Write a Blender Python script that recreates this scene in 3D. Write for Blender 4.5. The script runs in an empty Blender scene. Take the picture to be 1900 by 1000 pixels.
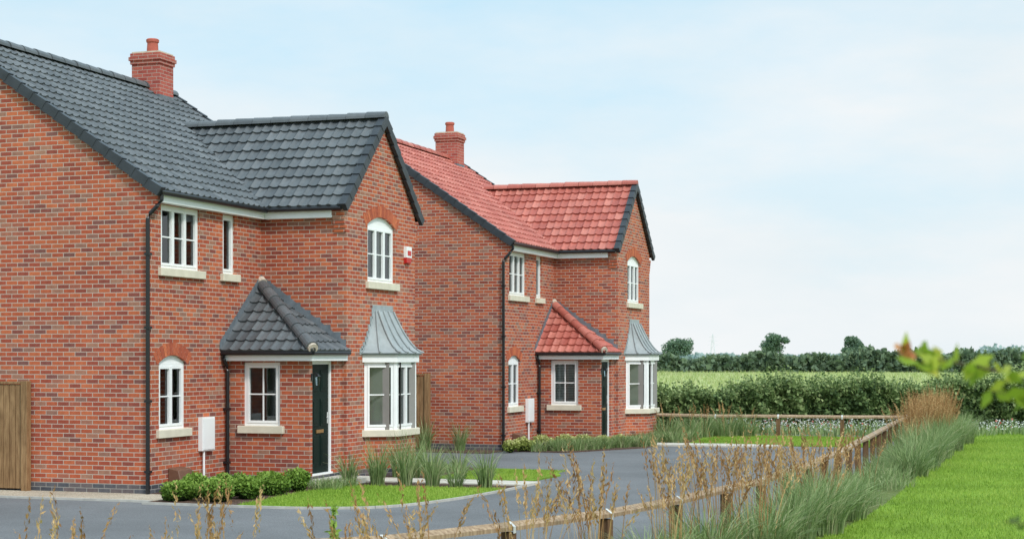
import bpy, bmesh, math, random
import numpy as np
from mathutils import Vector, Matrix
rng=np.random.default_rng(7); random.seed(7)
SC=bpy.context.scene
COL=SC.collection
Z=Vector((0,0,1))

# ------------------------------------------------------------------ materials
def newmat(name,rough=.7,spec=.3,col=(.5,.5,.5)):
    m=bpy.data.materials.new(name); m.use_nodes=True
    nt=m.node_tree; b=nt.nodes['Principled BSDF']
    b.inputs['Roughness'].default_value=rough
    b.inputs['Specular IOR Level'].default_value=spec
    b.inputs['Base Color'].default_value=(*col,1)
    return m,nt,b
def node(nt,t,**kw):
    n=nt.nodes.new(t)
    for k,v in kw.items(): setattr(n,k,v)
    return n
def math_(nt,op,a,b=None,c=None):
    n=nt.nodes.new('ShaderNodeMath'); n.operation=op
    for i,x in enumerate((a,b,c)):
        if x is None: continue
        if isinstance(x,(int,float)): n.inputs[i].default_value=x
        else: nt.links.new(x,n.inputs[i])
    return n.outputs[0]
def ramp(nt,fac,stops,interp='LINEAR'):
    r=nt.nodes.new('ShaderNodeValToRGB'); cr=r.color_ramp; cr.interpolation=interp
    while len(cr.elements)<len(stops): cr.elements.new(.5)
    for e,(p,c) in zip(cr.elements,stops): e.position=p; e.color=(*c,1)
    if fac is not None: nt.links.new(fac,r.inputs[0])
    return r.outputs[0]
def noise(nt,scale,detail=4,vec=None,rough=.55):
    n=nt.nodes.new('ShaderNodeTexNoise'); n.inputs['Scale'].default_value=scale
    n.inputs['Detail'].default_value=detail; n.inputs['Roughness'].default_value=rough
    if vec is not None: nt.links.new(vec,n.inputs['Vector'])
    return n.outputs['Fac']
def objco(nt):
    return nt.nodes.new('ShaderNodeTexCoord').outputs['Object']
def mix(nt,f,a,b,mode='MIX'):
    n=nt.nodes.new('ShaderNodeMix'); n.data_type='RGBA'; n.blend_type=mode
    for s,x in ((0,f),(6,a),(7,b)):
        if isinstance(x,(int,float)): n.inputs[s].default_value=x
        elif isinstance(x,tuple): n.inputs[s].default_value=(*x,1)
        else: nt.links.new(x,n.inputs[s])
    return n.outputs[2]
def bump(nt,b,h,strength=.4,dist=.01):
    n=nt.nodes.new('ShaderNodeBump'); n.inputs['Strength'].default_value=strength
    n.inputs['Distance'].default_value=dist
    nt.links.new(h,n.inputs['Height']); nt.links.new(n.outputs[0],b.inputs['Normal'])

def brick_mat(name,stops,mortar):
    m,nt,b=newmat(name,.88,.2)
    co=objco(nt); s=nt.nodes.new('ShaderNodeSeparateXYZ'); nt.links.new(co,s.inputs[0])
    u=math_(nt,'ADD',s.outputs[0],s.outputs[1]); u=math_(nt,'ADD',u,50.03)
    rowf=math_(nt,'DIVIDE',s.outputs[2],.075); row=math_(nt,'FLOOR',rowf)
    par=math_(nt,'FRACT',math_(nt,'MULTIPLY',row,.5))
    cf=math_(nt,'ADD',math_(nt,'DIVIDE',u,.225),par); col=math_(nt,'FLOOR',cf)
    fu=math_(nt,'FRACT',cf); fv=math_(nt,'FRACT',rowf)
    mu=math_(nt,'MULTIPLY',math_(nt,'MINIMUM',fu,math_(nt,'SUBTRACT',1.0,fu)),.225)
    mv=math_(nt,'MULTIPLY',math_(nt,'MINIMUM',fv,math_(nt,'SUBTRACT',1.0,fv)),.075)
    d=math_(nt,'MINIMUM',mu,mv)
    mr=nt.nodes.new('ShaderNodeMapRange'); nt.links.new(d,mr.inputs[0])
    mr.inputs[1].default_value=.0045; mr.inputs[2].default_value=.008
    c=nt.nodes.new('ShaderNodeCombineXYZ'); nt.links.new(col,c.inputs[0]); nt.links.new(row,c.inputs[1])
    w=nt.nodes.new('ShaderNodeTexWhiteNoise'); w.noise_dimensions='3D'; nt.links.new(c.outputs[0],w.inputs['Vector'])
    base=ramp(nt,w.outputs['Value'],stops)
    n1=noise(nt,14,5,co); n2=noise(nt,.7,3,co)
    base=mix(nt,.5,base,ramp(nt,n1,[(.3,(.6,.55,.55)),(.7,(1.15,1.1,1.05))]),'MULTIPLY')
    base=mix(nt,.6,base,ramp(nt,n2,[(.35,(.8,.78,.78)),(.65,(1.12,1.1,1.1))]),'MULTIPLY')
    out=mix(nt,mr.outputs[0],mortar,base)
    nt.links.new(out,b.inputs['Base Color'])
    bump(nt,b,math_(nt,'ADD',mr.outputs[0],math_(nt,'MULTIPLY',n1,.5)),.45,.006)
    return m
M={}
M['brick']=brick_mat('red_brick',[(0,(.22,.095,.08)),(.07,(.29,.078,.055)),(.2,(.39,.088,.05)),(.45,(.47,.115,.055)),(.7,(.54,.155,.07)),(.8,(.38,.085,.05)),(.91,(.39,.20,.135)),(1,(.27,.13,.10))],(.50,.40,.33))
M['plinth']=brick_mat('blue_brick',[(0,(.06,.065,.08)),(.5,(.11,.115,.13)),(1,(.16,.13,.13))],(.3,.28,.26))
M['chimney']=brick_mat('chimney_brick',[(0,(.34,.07,.055)),(.5,(.42,.10,.08)),(1,(.48,.13,.095))],(.42,.29,.25))
def simple(name,col,rough=.6,spec=.3,var=.15,scale=6,bmp=0,bs=40,metal=0):
    m,nt,b=newmat(name,rough,spec,col); co=objco(nt)
    f=noise(nt,scale,5,co)
    lo=tuple(c*(1-var) for c in col); hi=tuple(min(1,c*(1+var)) for c in col)
    nt.links.new(ramp(nt,f,[(.3,lo),(.7,hi)]),b.inputs['Base Color'])
    b.inputs['Metallic'].default_value=metal
    if bmp: bump(nt,b,noise(nt,bs,4,co),bmp,.01)
    return m
M['upvc']=simple('white_upvc',(.85,.85,.845),.35,.4,.02)
M['sill']=simple('cast_stone',(.66,.60,.48),.85,.2,.08,5,.2,60)
M['gutter']=simple('black_plastic',(.012,.012,.014),.35,.5,.1)
M['verge']=simple('dark_verge',(.035,.04,.047),.5,.4,.25,4)
M['lead']=simple('lead_sheet',(.15,.17,.19),.6,.35,.25,7)
M['zinc']=simple('bay_roof_metal',(.32,.35,.355),.65,.3,.14,5)
M['mortar']=simple('mortar',(.56,.48,.39),.9,.1,.15,20)
M['door']=simple('green_door_paint',(.006,.016,.012),.5,.15,.1)
M['redplastic']=simple('red_plastic',(.55,.02,.02),.4,.5,.05)
M['brass']=simple('brass',(.55,.3,.12),.3,.5,.05,metal=.8)
M['brownbox']=simple('brown_plastic',(.16,.08,.05),.5,.4,.1)
M['terracotta']=simple('terracotta',(.42,.11,.08),.8,.2,.12,9)
M['room']=simple('room_plaster',(.26,.25,.235),.9,.1,.05)
M['curtain']=simple('curtain_fabric',(.55,.53,.49),.9,.1,.08,8)
M['blind']=simple('window_blind',(.75,.74,.7),.7,.1,.03)
M['slab']=simple('paving_slab',(.56,.52,.45),.9,.15,.12,5,.3,50)
M['kerb']=simple('concrete_edging',(.44,.42,.38),.9,.15,.15,7,.3,50)
def glass():
    m=bpy.data.materials.new('window_glass'); m.use_nodes=True; nt=m.node_tree; nt.nodes.clear()
    o=node(nt,'ShaderNodeOutputMaterial'); g=node(nt,'ShaderNodeBsdfGlossy'); g.inputs['Roughness'].default_value=.02
    g.inputs['Color'].default_value=(.9,.95,.97,1)
    t=node(nt,'ShaderNodeBsdfTransparent'); t.inputs['Color'].default_value=(.74,.8,.79,1)
    fr=node(nt,'ShaderNodeFresnel'); fr.inputs['IOR'].default_value=1.75
    bp=node(nt,'ShaderNodeBump'); bp.inputs['Strength'].default_value=.1; bp.inputs['Distance'].default_value=.02
    nz=noise(nt,1.6,1,objco(nt)); nt.links.new(nz,bp.inputs['Height']); nt.links.new(bp.outputs[0],g.inputs['Normal'])
    mx=node(nt,'ShaderNodeMixShader'); nt.links.new(fr.outputs[0],mx.inputs[0])
    nt.links.new(t.outputs[0],mx.inputs[1]); nt.links.new(g.outputs[0],mx.inputs[2]); nt.links.new(mx.outputs[0],o.inputs[0])
    return m
M['glass']=glass()
def tile_mat(name,cols,rough):
    m,nt,b=newmat(name,rough,.45); co=objco(nt)
    a=node(nt,'ShaderNodeAttribute',attribute_name='rnd')
    c=ramp(nt,a.outputs['Fac'],cols)
    n1=noise(nt,9,5,co); n2=noise(nt,.8,4,co)
    c=mix(nt,.6,c,ramp(nt,n1,[(.3,(.75,.75,.75)),(.7,(1.15,1.15,1.15))]),'MULTIPLY')
    c=mix(nt,.5,c,ramp(nt,n2,[(.3,(.8,.8,.8)),(.7,(1.15,1.15,1.15))]),'MULTIPLY')
    nt.links.new(c,b.inputs['Base Color']); bump(nt,b,noise(nt,70,3,co),.15,.005)
    return m
M['tile_grey']=tile_mat('grey_roof_tile',[(0,(.082,.09,.097)),(.5,(.105,.114,.121)),(1,(.135,.143,.15))],.5)
M['tile_red']=tile_mat('red_roof_tile',[(0,(.38,.095,.07)),(.5,(.45,.125,.092)),(1,(.54,.19,.145))],.55)
def wood_mat(name,col,dark):
    m,nt,b=newmat(name,.8,.15); co=objco(nt)
    mp=node(nt,'ShaderNodeMapping'); mp.inputs['Scale'].default_value=(9,9,1.2); nt.links.new(co,mp.inputs[0])
    f=noise(nt,3,5,mp.outputs[0]); g=noise(nt,2.5,3,co)
    c=ramp(nt,f,[(.3,dark),(.7,col)])
    c=mix(nt,.6,c,ramp(nt,g,[(.3,(.7,.68,.65)),(.7,(1.15,1.15,1.15))]),'MULTIPLY')
    nt.links.new(c,b.inputs['Base Color']); bump(nt,b,f,.3,.01); return m
M['wood']=wood_mat('fence_wood',(.36,.22,.11),(.19,.105,.05))
M['rail']=wood_mat('weathered_rail_wood',(.50,.37,.25),(.22,.14,.085))
M['post']=wood_mat('post_wood',(.26,.15,.08),(.11,.06,.035))
M['strap']=simple('galvanised_strap',(.6,.6,.58),.5,.4,.05)
def foliage(name,cols,rough=.6,trans=.25):
    m=bpy.data.materials.new(name); m.use_nodes=True; nt=m.node_tree; b=nt.nodes['Principled BSDF']
    b.inputs['Roughness'].default_value=rough; b.inputs['Specular IOR Level'].default_value=.25
    a=node(nt,'ShaderNodeAttribute',attribute_name='rnd')
    c=ramp(nt,a.outputs['Fac'],cols); nt.links.new(c,b.inputs['Base Color'])
    t=node(nt,'ShaderNodeBsdfTranslucent'); nt.links.new(c,t.inputs[0])
    mx=node(nt,'ShaderNodeMixShader'); mx.inputs[0].default_value=trans
    nt.links.new(b.outputs[0],mx.inputs[1]); nt.links.new(t.outputs[0],mx.inputs[2])
    nt.links.new(mx.outputs[0],nt.nodes['Material Output'].inputs[0])
    return m
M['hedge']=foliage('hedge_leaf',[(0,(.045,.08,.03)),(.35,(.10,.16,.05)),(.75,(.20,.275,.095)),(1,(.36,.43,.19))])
M['box']=foliage('box_leaf',[(0,(.05,.11,.015)),(.5,(.14,.24,.03)),(1,(.29,.42,.08))])
M['grassplant']=foliage('ornamental_grass_blade',[(0,(.11,.18,.05)),(.5,(.23,.32,.12)),(.85,(.36,.44,.2)),(1,(.52,.48,.29))])
M['reed']=foliage('reed_plume',[(0,(.26,.13,.05)),(.5,(.46,.265,.11)),(1,(.62,.42,.2))],.8,.25)
M['lawnblade']=foliage('lawn_blade',[(0,(.16,.27,.03)),(.5,(.26,.395,.05)),(1,(.38,.49,.09))])
M['yellowshrub']=foliage('golden_shrub_leaf',[(0,(.14,.2,.03)),(.5,(.36,.4,.1)),(1,(.62,.6,.28))])
M['farleaf']=foliage('distant_leaf',[(0,(.10,.15,.10)),(.5,(.15,.21,.125)),(1,(.21,.28,.155))])
M['hazedtree']=foliage('hazed_tree_leaf',[(0,(.09,.15,.105)),(.5,(.125,.20,.13)),(1,(.175,.25,.15))])  # distance haze mixed into the leaf colours of the far trees
M['farhaze']=foliage('hazed_treeline_leaf',[(0,(.24,.33,.34)),(.5,(.29,.38,.38)),(1,(.34,.43,.41))])  # bluish aerial haze painted into the leaf colours
M['daisy']=foliage('daisy_petal',[(0,(.7,.7,.65)),(1,(.85,.84,.8))])
M['pinkfl']=foliage('pink_petal',[(0,(.5,.12,.08)),(1,(.6,.25,.2))])
M['youngleaf']=foliage('young_leaf',[(0,(.22,.34,.03)),(.6,(.40,.48,.05)),(1,(.58,.54,.1))],.5,.45)
M['redleaf']=foliage('red_young_leaf',[(0,(.5,.14,.05)),(1,(.62,.32,.14))],.5,.4)
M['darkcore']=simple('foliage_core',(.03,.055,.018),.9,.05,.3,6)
M['bark']=simple('tree_bark',(.10,.075,.05),.9,.1,.3,8,.5,20)
def ground_mat(name,cols,s1,s2,bm,bs,rough=.95,lo=.8,hi=1.18):
    m,nt,b=newmat(name,rough,.12); co=objco(nt)
    f=noise(nt,s1,6,co,.65); g=noise(nt,s2,4,co)
    c=ramp(nt,f,cols)
    c=mix(nt,.8,c,ramp(nt,g,[(.3,(lo,lo,lo)),(.7,(hi,hi,hi))]),'MULTIPLY')
    nt.links.new(c,b.inputs['Base Color']); bump(nt,b,noise(nt,bs,4,co),bm,.02); return m
M['asphalt']=ground_mat('asphalt',[(.3,(.115,.115,.118)),(.7,(.245,.246,.25))],60,.35,.6,90,lo=.74,hi=1.2)
M['lawn']=ground_mat('lawn_grass',[(.3,(.13,.22,.02)),(.7,(.24,.36,.045))],25,.9,.8,60,lo=.7,hi=1.25)
M['field']=ground_mat('field_crop',[(.3,(.32,.38,.13)),(.7,(.44,.47,.2))],.5,.04,.5,2)
M['mulch']=ground_mat('bark_mulch',[(.35,(.05,.032,.025)),(.6,(.16,.10,.075)),(.75,(.33,.25,.2))],30,1,1,40)
M['gravel']=ground_mat('gravel',[(.35,(.25,.19,.13)),(.5,(.5,.42,.32)),(.7,(.68,.6,.5))],45,1,1,45)
M['soil']=ground_mat('verge_soil',[(.35,(.08,.12,.03)),(.6,(.15,.17,.06)),(.75,(.24,.2,.11))],12,1,1,20)

# ------------------------------------------------------------------ mesh builder
class MB:
    def __init__(s): s.v=[]; s.f=[]; s.m=[]; s.mats=[]
    def mi(s,m):
        if m not in s.mats: s.mats.append(m)
        return s.mats.index(m)
    def poly(s,pts,m):
        i=len(s.v); s.v+= [tuple(p) for p in pts]; s.f.append(list(range(i,i+len(pts)))); s.m.append(s.mi(m))
    def hexa(s,c,m):   # 8 corners: bottom 4 ccw, top 4
        i=len(s.v); s.v+=[tuple(p) for p in c]
        for q in ((0,3,2,1),(4,5,6,7),(0,1,5,4),(1,2,6,5),(2,3,7,6),(3,0,4,7)):
            s.f.append([i+k for k in q]); s.m.append(s.mi(m))
    def box(s,a,b,m):
        (x0,y0,z0),(x1,y1,z1)=a,b
        s.hexa([(x0,y0,z0),(x1,y0,z0),(x1,y1,z0),(x0,y1,z0),(x0,y0,z1),(x1,y0,z1),(x1,y1,z1),(x0,y1,z1)],m)
    def fbox(s,F,u0,u1,z0,z1,n0,n1,m):
        P=lambda a,b,c: F[0]+F[1]*a+Z*b+F[2]*c
        s.hexa([P(u0,z0,n1),P(u1,z0,n1),P(u1,z0,n0),P(u0,z0,n0),P(u0,z1,n1),P(u1,z1,n1),P(u1,z1,n0),P(u0,z1,n0)],m)
    def prism(s,poly,z0,z1,m):
        n=len(poly); i=len(s.v)
        s.v+=[(p[0],p[1],z0) for p in poly]+[(p[0],p[1],z1) for p in poly]
        s.f.append([i+k for k in range(n)][::-1]); s.m.append(s.mi(m))
        s.f.append([i+n+k for k in range(n)]); s.m.append(s.mi(m))
        for k in range(n):
            j=(k+1)%n; s.f.append([i+k,i+j,i+n+j,i+n+k]); s.m.append(s.mi(m))
    def tube(s,pts,r,m,n=10,cap=True):
        pts=[Vector(p) for p in pts]; rs=r if isinstance(r,(list,tuple)) else [r]*len(pts)
        rings=[]
        for k,p in enumerate(pts):
            d=(pts[min(k+1,len(pts)-1)]-pts[max(k-1,0)]).normalized()
            a=d.orthogonal().normalized() if abs(d.z)<.9 else Vector((1,0,0))
            a=(a-d*a.dot(d)).normalized(); b=d.cross(a)
            i=len(s.v); rings.append(i)
            for q in range(n):
                t=2*math.pi*q/n; s.v.append(tuple(p+a*math.cos(t)*rs[k]+b*math.sin(t)*rs[k]))
        for k in range(len(rings)-1):
            for q in range(n):
                w=(q+1)%n; s.f.append([rings[k]+q,rings[k]+w,rings[k+1]+w,rings[k+1]+q]); s.m.append(s.mi(m))
        if cap:
            for i in (rings[0],rings[-1]): s.f.append([i+q for q in range(n)]); s.m.append(s.mi(m))
    def obj(s,name,parent=None,smooth=False,bevel=0):
        me=bpy.data.meshes.new(name); me.from_pydata(s.v,[],s.f)
        for m in s.mats: me.materials.append(m)
        me.polygons.foreach_set('material_index',s.m)
        bm=bmesh.new(); bm.from_mesh(me); bmesh.ops.recalc_face_normals(bm,faces=bm.faces); bm.to_mesh(me); bm.free()
        if smooth: me.polygons.foreach_set('use_smooth',[True]*len(me.polygons))
        o=bpy.data.objects.new(name,me); COL.objects.link(o)
        if parent: o.parent=parent
        if bevel:
            bv=o.modifiers.new('b','BEVEL'); bv.width=bevel; bv.segments=1; bv.limit_method='ANGLE'
        return o
def FR(o,u,n): return (Vector(o),Vector(u).normalized(),Vector(n).normalized())

def wall(mb,F,w,z0,z1,holes,mat,rev=.1):
    P=lambda a,b,c=0: F[0]+F[1]*a+Z*b+F[2]*c
    us=sorted({0,w,*[h[0] for h in holes],*[h[1] for h in holes]})
    zs=sorted({z0,z1,*[h[2] for h in holes],*[h[3] for h in holes]})
    for a,b in zip(us,us[1:]):
        for c,d in zip(zs,zs[1:]):
            mu,mz=(a+b)/2,(c+d)/2
            if any(h[0]<mu<h[1] and h[2]<mz<h[3] for h in holes): continue
            mb.poly([P(a,c),P(b,c),P(b,d),P(a,d)],mat)
    for h in holes:
        a,b,c,d=h[:4]
        mb.poly([P(a,c),P(a,d),P(a,d,-rev),P(a,c,-rev)],mat)
        mb.poly([P(b,c),P(b,d),P(b,d,-rev),P(b,c,-rev)],mat)
        mb.poly([P(a,d),P(b,d),P(b,d,-rev),P(a,d,-rev)],mat)
        mb.poly([P(a,c),P(b,c),P(b,c,-rev),P(a,c,-rev)],mat)
        if len(h)>4:   # arched head: fill the spandrels
            r=h[4]; n=14; w_=b-a
            f=lambda t: d-r*(2*t-1)**2
            for k in range(n):
                t0,t1=k/n,(k+1)/n
                mb.poly([P(a+w_*t0,f(t0)),P(a+w_*t1,f(t1)),P(a+w_*t1,d),P(a+w_*t0,d)],mat)
                mb.poly([P(a+w_*t0,f(t0)),P(a+w_*t1,f(t1)),P(a+w_*t1,f(t1),-rev),P(a+w_*t0,f(t0),-rev)],mat)

def arch_bricks(mb,F,a,b,d,r,mats,hgt=.215):
    P=lambda u,z,c: F[0]+F[1]*u+Z*z+F[2]*c
    w=b-a; n=int((w+.1)/.078); 
    for k in range(n):
        t0=-.06+1.12*(k+.06)/n; t1=-.06+1.12*(k+.94)/n
        def pt(t,e):
            u=a+w*t; z=d-r*(2*t-1)**2; sl=-4*r*(2*t-1)/w
            nn=Vector((-sl,1)).normalized(); return u+nn.x*e*1.25, z+nn.y*e
        c=[]
        for cc in (0.004,-.02):
            for (t,e) in ((t0,.004),(t1,.004),(t1,hgt),(t0,hgt)):
                u,z=pt(t,e); c.append(P(u,z,cc))
        mb.hexa(c,random.choice(mats))

def window(parent,F,w,h,lites,bars=1,rise=0,inset=.1,name='window',curt=(1,1),blind=False,sillz=True,vbars=0,hb=.5):
    U=M['upvc']; mb=MB(); i0=-inset; P=lambda a,b,c: F[0]+F[1]*a+Z*b+F[2]*c
    fw=.055; hs=h-rise; 
    mb.fbox(F,0,fw,0,hs,i0-.02,i0+.05,U); mb.fbox(F,w-fw,w,0,hs,i0-.02,i0+.05,U)
    mb.fbox(F,fw,w-fw,0,fw,i0-.02,i0+.049,U); mb.fbox(F,fw,w-fw,hs-fw,hs,i0-.02,i0+.049,U)
    if rise:
        n=14
        for k in range(n):
            t0,t1=k/n,(k+1)/n; z0=h-rise*(2*t0-1)**2; z1=h-rise*(2*t1-1)**2
            mb.poly([P(w*t0,hs,i0+.04),P(w*t1,hs,i0+.04),P(w*t1,z1,i0+.04),P(w*t0,z0,i0+.04)],U)
            mb.poly([P(w*t0,z0-.03,i0+.055),P(w*t1,z1-.03,i0+.055),P(w*t1,z1,i0+.055),P(w*t0,z0,i0+.055)],U)
            mb.poly([P(w*t0,z0-.03,i0+.055),P(w*t1,z1-.03,i0+.055),P(w*t1,z1-.03,i0+.04),P(w*t0,z0-.03,i0+.04)],U)
    iw=w-2*fw; tot=sum(lites); u=fw; cs=.042
    for L in lites:
        lw=iw*L/tot; a,b=u,u+lw; u=b; c,d=fw,hs-fw
        mb.fbox(F,a+.003,a+cs,c,d,i0,i0+.062,U); mb.fbox(F,b-cs,b-.003,c,d,i0,i0+.062,U)
        mb.fbox(F,a+cs,b-cs,c+.002,c+cs,i0,i0+.061,U); mb.fbox(F,a+cs,b-cs,d-cs,d-.002,i0,i0+.061,U)
        for q in range(bars):
            zz=c+(d-c)*(hb if bars==1 else (q+1)/(bars+1)); mb.fbox(F,a+cs,b-cs,zz-.011,zz+.011,i0+.005,i0+.04,U)
        for q in range(vbars):
            uu=a+lw*(q+1)/(vbars+1); mb.fbox(F,uu-.011,uu+.011,c+cs,d-cs,i0+.005,i0+.038,U)
    mb.obj(name+'_frame',parent)
    g=MB(); g.poly([P(fw,fw,i0+.02),P(w-fw,fw,i0+.02),P(w-fw,hs-fw,i0+.02),P(fw,hs-fw,i0+.02)],M['glass']); g.obj(name+'_glass',parent)
    r=MB(); R=M['room']; dp=-1.1; e=.12
    r.poly([P(-e,-e,dp),P(w+e,-e,dp),P(w+e,h,dp),P(-e,h,dp)],R)
    r.poly([P(-e,-e,i0-.03),P(-e,-e,dp),P(-e,h,dp),P(-e,h,i0-.03)],R); r.poly([P(w+e,-e,i0-.03),P(w+e,-e,dp),P(w+e,h,dp),P(w+e,h,i0-.03)],R)
    r.poly([P(-e,-e,i0-.03),P(w+e,-e,i0-.03),P(w+e,-e,dp),P(-e,-e,dp)],R); r.poly([P(-e,h,i0-.03),P(w+e,h,i0-.03),P(w+e,h,dp),P(-e,h,dp)],R)
    for side,on in zip((0,1),curt):
        if not on: continue
        cw=w*.22*on; n=12
        for k in range(n):
            a=cw*k/n; b=cw*(k+1)/n
            if side: a,b=w-a,w-b
            da=i0-.16-.03*(k%2); db=i0-.16-.03*((k+1)%2)
            r.poly([P(a,0,da),P(b,0,db),P(b,hs,db),P(a,hs,da)],M['curtain'])
    if blind:
        z=.06
        while z<hs-.05:
            r.poly([P(fw,z,i0-.05),P(w-fw,z,i0-.05),P(w-fw,z+.028,i0-.065),P(fw,z+.028,i0-.065)],M['blind']); z+=.042
    r.obj(name+'_room',parent)
    if sillz:
        s=MB(); s.fbox(F,-.09,w+.09,-.13,.006,-.1,.07,M['sill']); s.obj(name+'_sill',parent,bevel=.008)

def roof_slope(name,parent,o,a,La,b,Lb,mat,clips=(),gauge=.30,roll=.2,jit=.004):
    o=Vector(o); a=Vector(a).normalized(); b=Vector(b).normalized(); n=a.cross(b)
    if n.z<0: n=-n
    nc=max(1,round(Lb/gauge)); g=Lb/nc; nu=int(La/.025)+1
    us=np.linspace(0,La,nu); prof=.032*(0.5+.5*np.cos(2*np.pi*us/roll+.6*np.sin(2*np.pi*us/roll)))**1.4
    rows=[]; 
    tid=np.floor(us/roll).astype(int)
    for i in range(nc):
        j=rng.uniform(-jit,jit,tid.max()+2)[tid]
        rows.append((i*g-.0,prof+.036+j)); rows.append(((i+1)*g,prof+.0))
    V=[]
    oo=np.array(o);aa=np.array(a);bb=np.array(b);nn=np.array(n)
    V.append(oo+us[:,None]*aa+0*bb-.01*nn)
    for v,h in rows: V.append(oo+us[:,None]*aa+v*bb+h[:,None]*nn)
    V=np.concatenate(V); R=len(rows)+1
    F=[];rn=[]
    trand=rng.random((nc+1,tid.max()+2))
    for r in range(R-1):
        for k in range(nu-1):
            F.append((r*nu+k,r*nu+k+1,(r+1)*nu+k+1,(r+1)*nu+k)); rn.append(trand[r//2,tid[k]])
    me=bpy.data.meshes.new(name); me.from_pydata(V.tolist(),[],F); me.materials.append(mat)
    at=me.attributes.new('rnd','FLOAT','FACE'); at.data.foreach_set('value',rn)
    if clips:
        bm=bmesh.new(); bm.from_mesh(me)
        for co,no in clips:
            bmesh.ops.bisect_plane(bm,geom=bm.verts[:]+bm.edges[:]+bm.faces[:],plane_co=co,plane_no=no,clear_outer=True)
        bm.to_mesh(me); bm.free()
    ob=bpy.data.objects.new(name,me); COL.objects.link(ob); ob.parent=parent
    return ob

def ridge(name,parent,p0,p1,r,mat,seg=.42):
    p0=Vector(p0);p1=Vector(p1); d=(p1-p0); L=d.length; d.normalize(); n=max(1,round(L/seg)); s=L/n
    side=d.cross(Z).normalized(); up=side.cross(d)
    V=[];F=[];rn=[]
    K=9
    for i in range(n):
        a=p0+d*(s*i); b=p0+d*(s*(i+1)-.012); j=random.uniform(-.006,.006); base=len(V); rv=random.random()
        for (p,rr) in ((a,r+.012+j),(b,r+j)):
            for k in range(K):
                t=math.pi*k/(K-1); V.append(tuple(p+side*math.cos(t)*rr+up*(math.sin(t)*rr-.03)))
        for k in range(K-1): F.append((base+k,base+k+1,base+K+k+1,base+K+k)); rn.append(rv)
        F.append(tuple(base+k for k in range(K))); rn.append(rv); F.append(tuple(base+K+k for k in range(K))); rn.append(rv)
    me=bpy.data.meshes.new(name); me.from_pydata(V,[],F); me.materials.append(mat)
    at=me.attributes.new('rnd','FLOAT','FACE'); at.data.foreach_set('value',rn)
    ob=bpy.data.objects.new(name,me); COL.objects.link(ob); ob.parent=parent
    return ob

def verge(mb,o,b,Lb,side,mat,gauge=.30,h=.12):
    o=Vector(o); b=Vector(b).normalized(); s=Vector(side); n=b.cross(s); 
    if n.z<0: n=-n
    nc=max(1,round(Lb/gauge)); g=Lb/nc
    for i in range(nc):
        v0=i*g-.03; v1=(i+1)*g; t0=.078; t1=.055
        A=lambda v,w,t: o+b*v+s*w+n*t
        mb.hexa([A(v0,-.02,-h+.035),A(v1,-.02,-h+.01),A(v1,.05,-h+.01),A(v0,.055,-h+.035),A(v0,-.09,t0),A(v1,-.09,t1),A(v1,.045,t1),A(v0,.055,t0)],mat)

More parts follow.
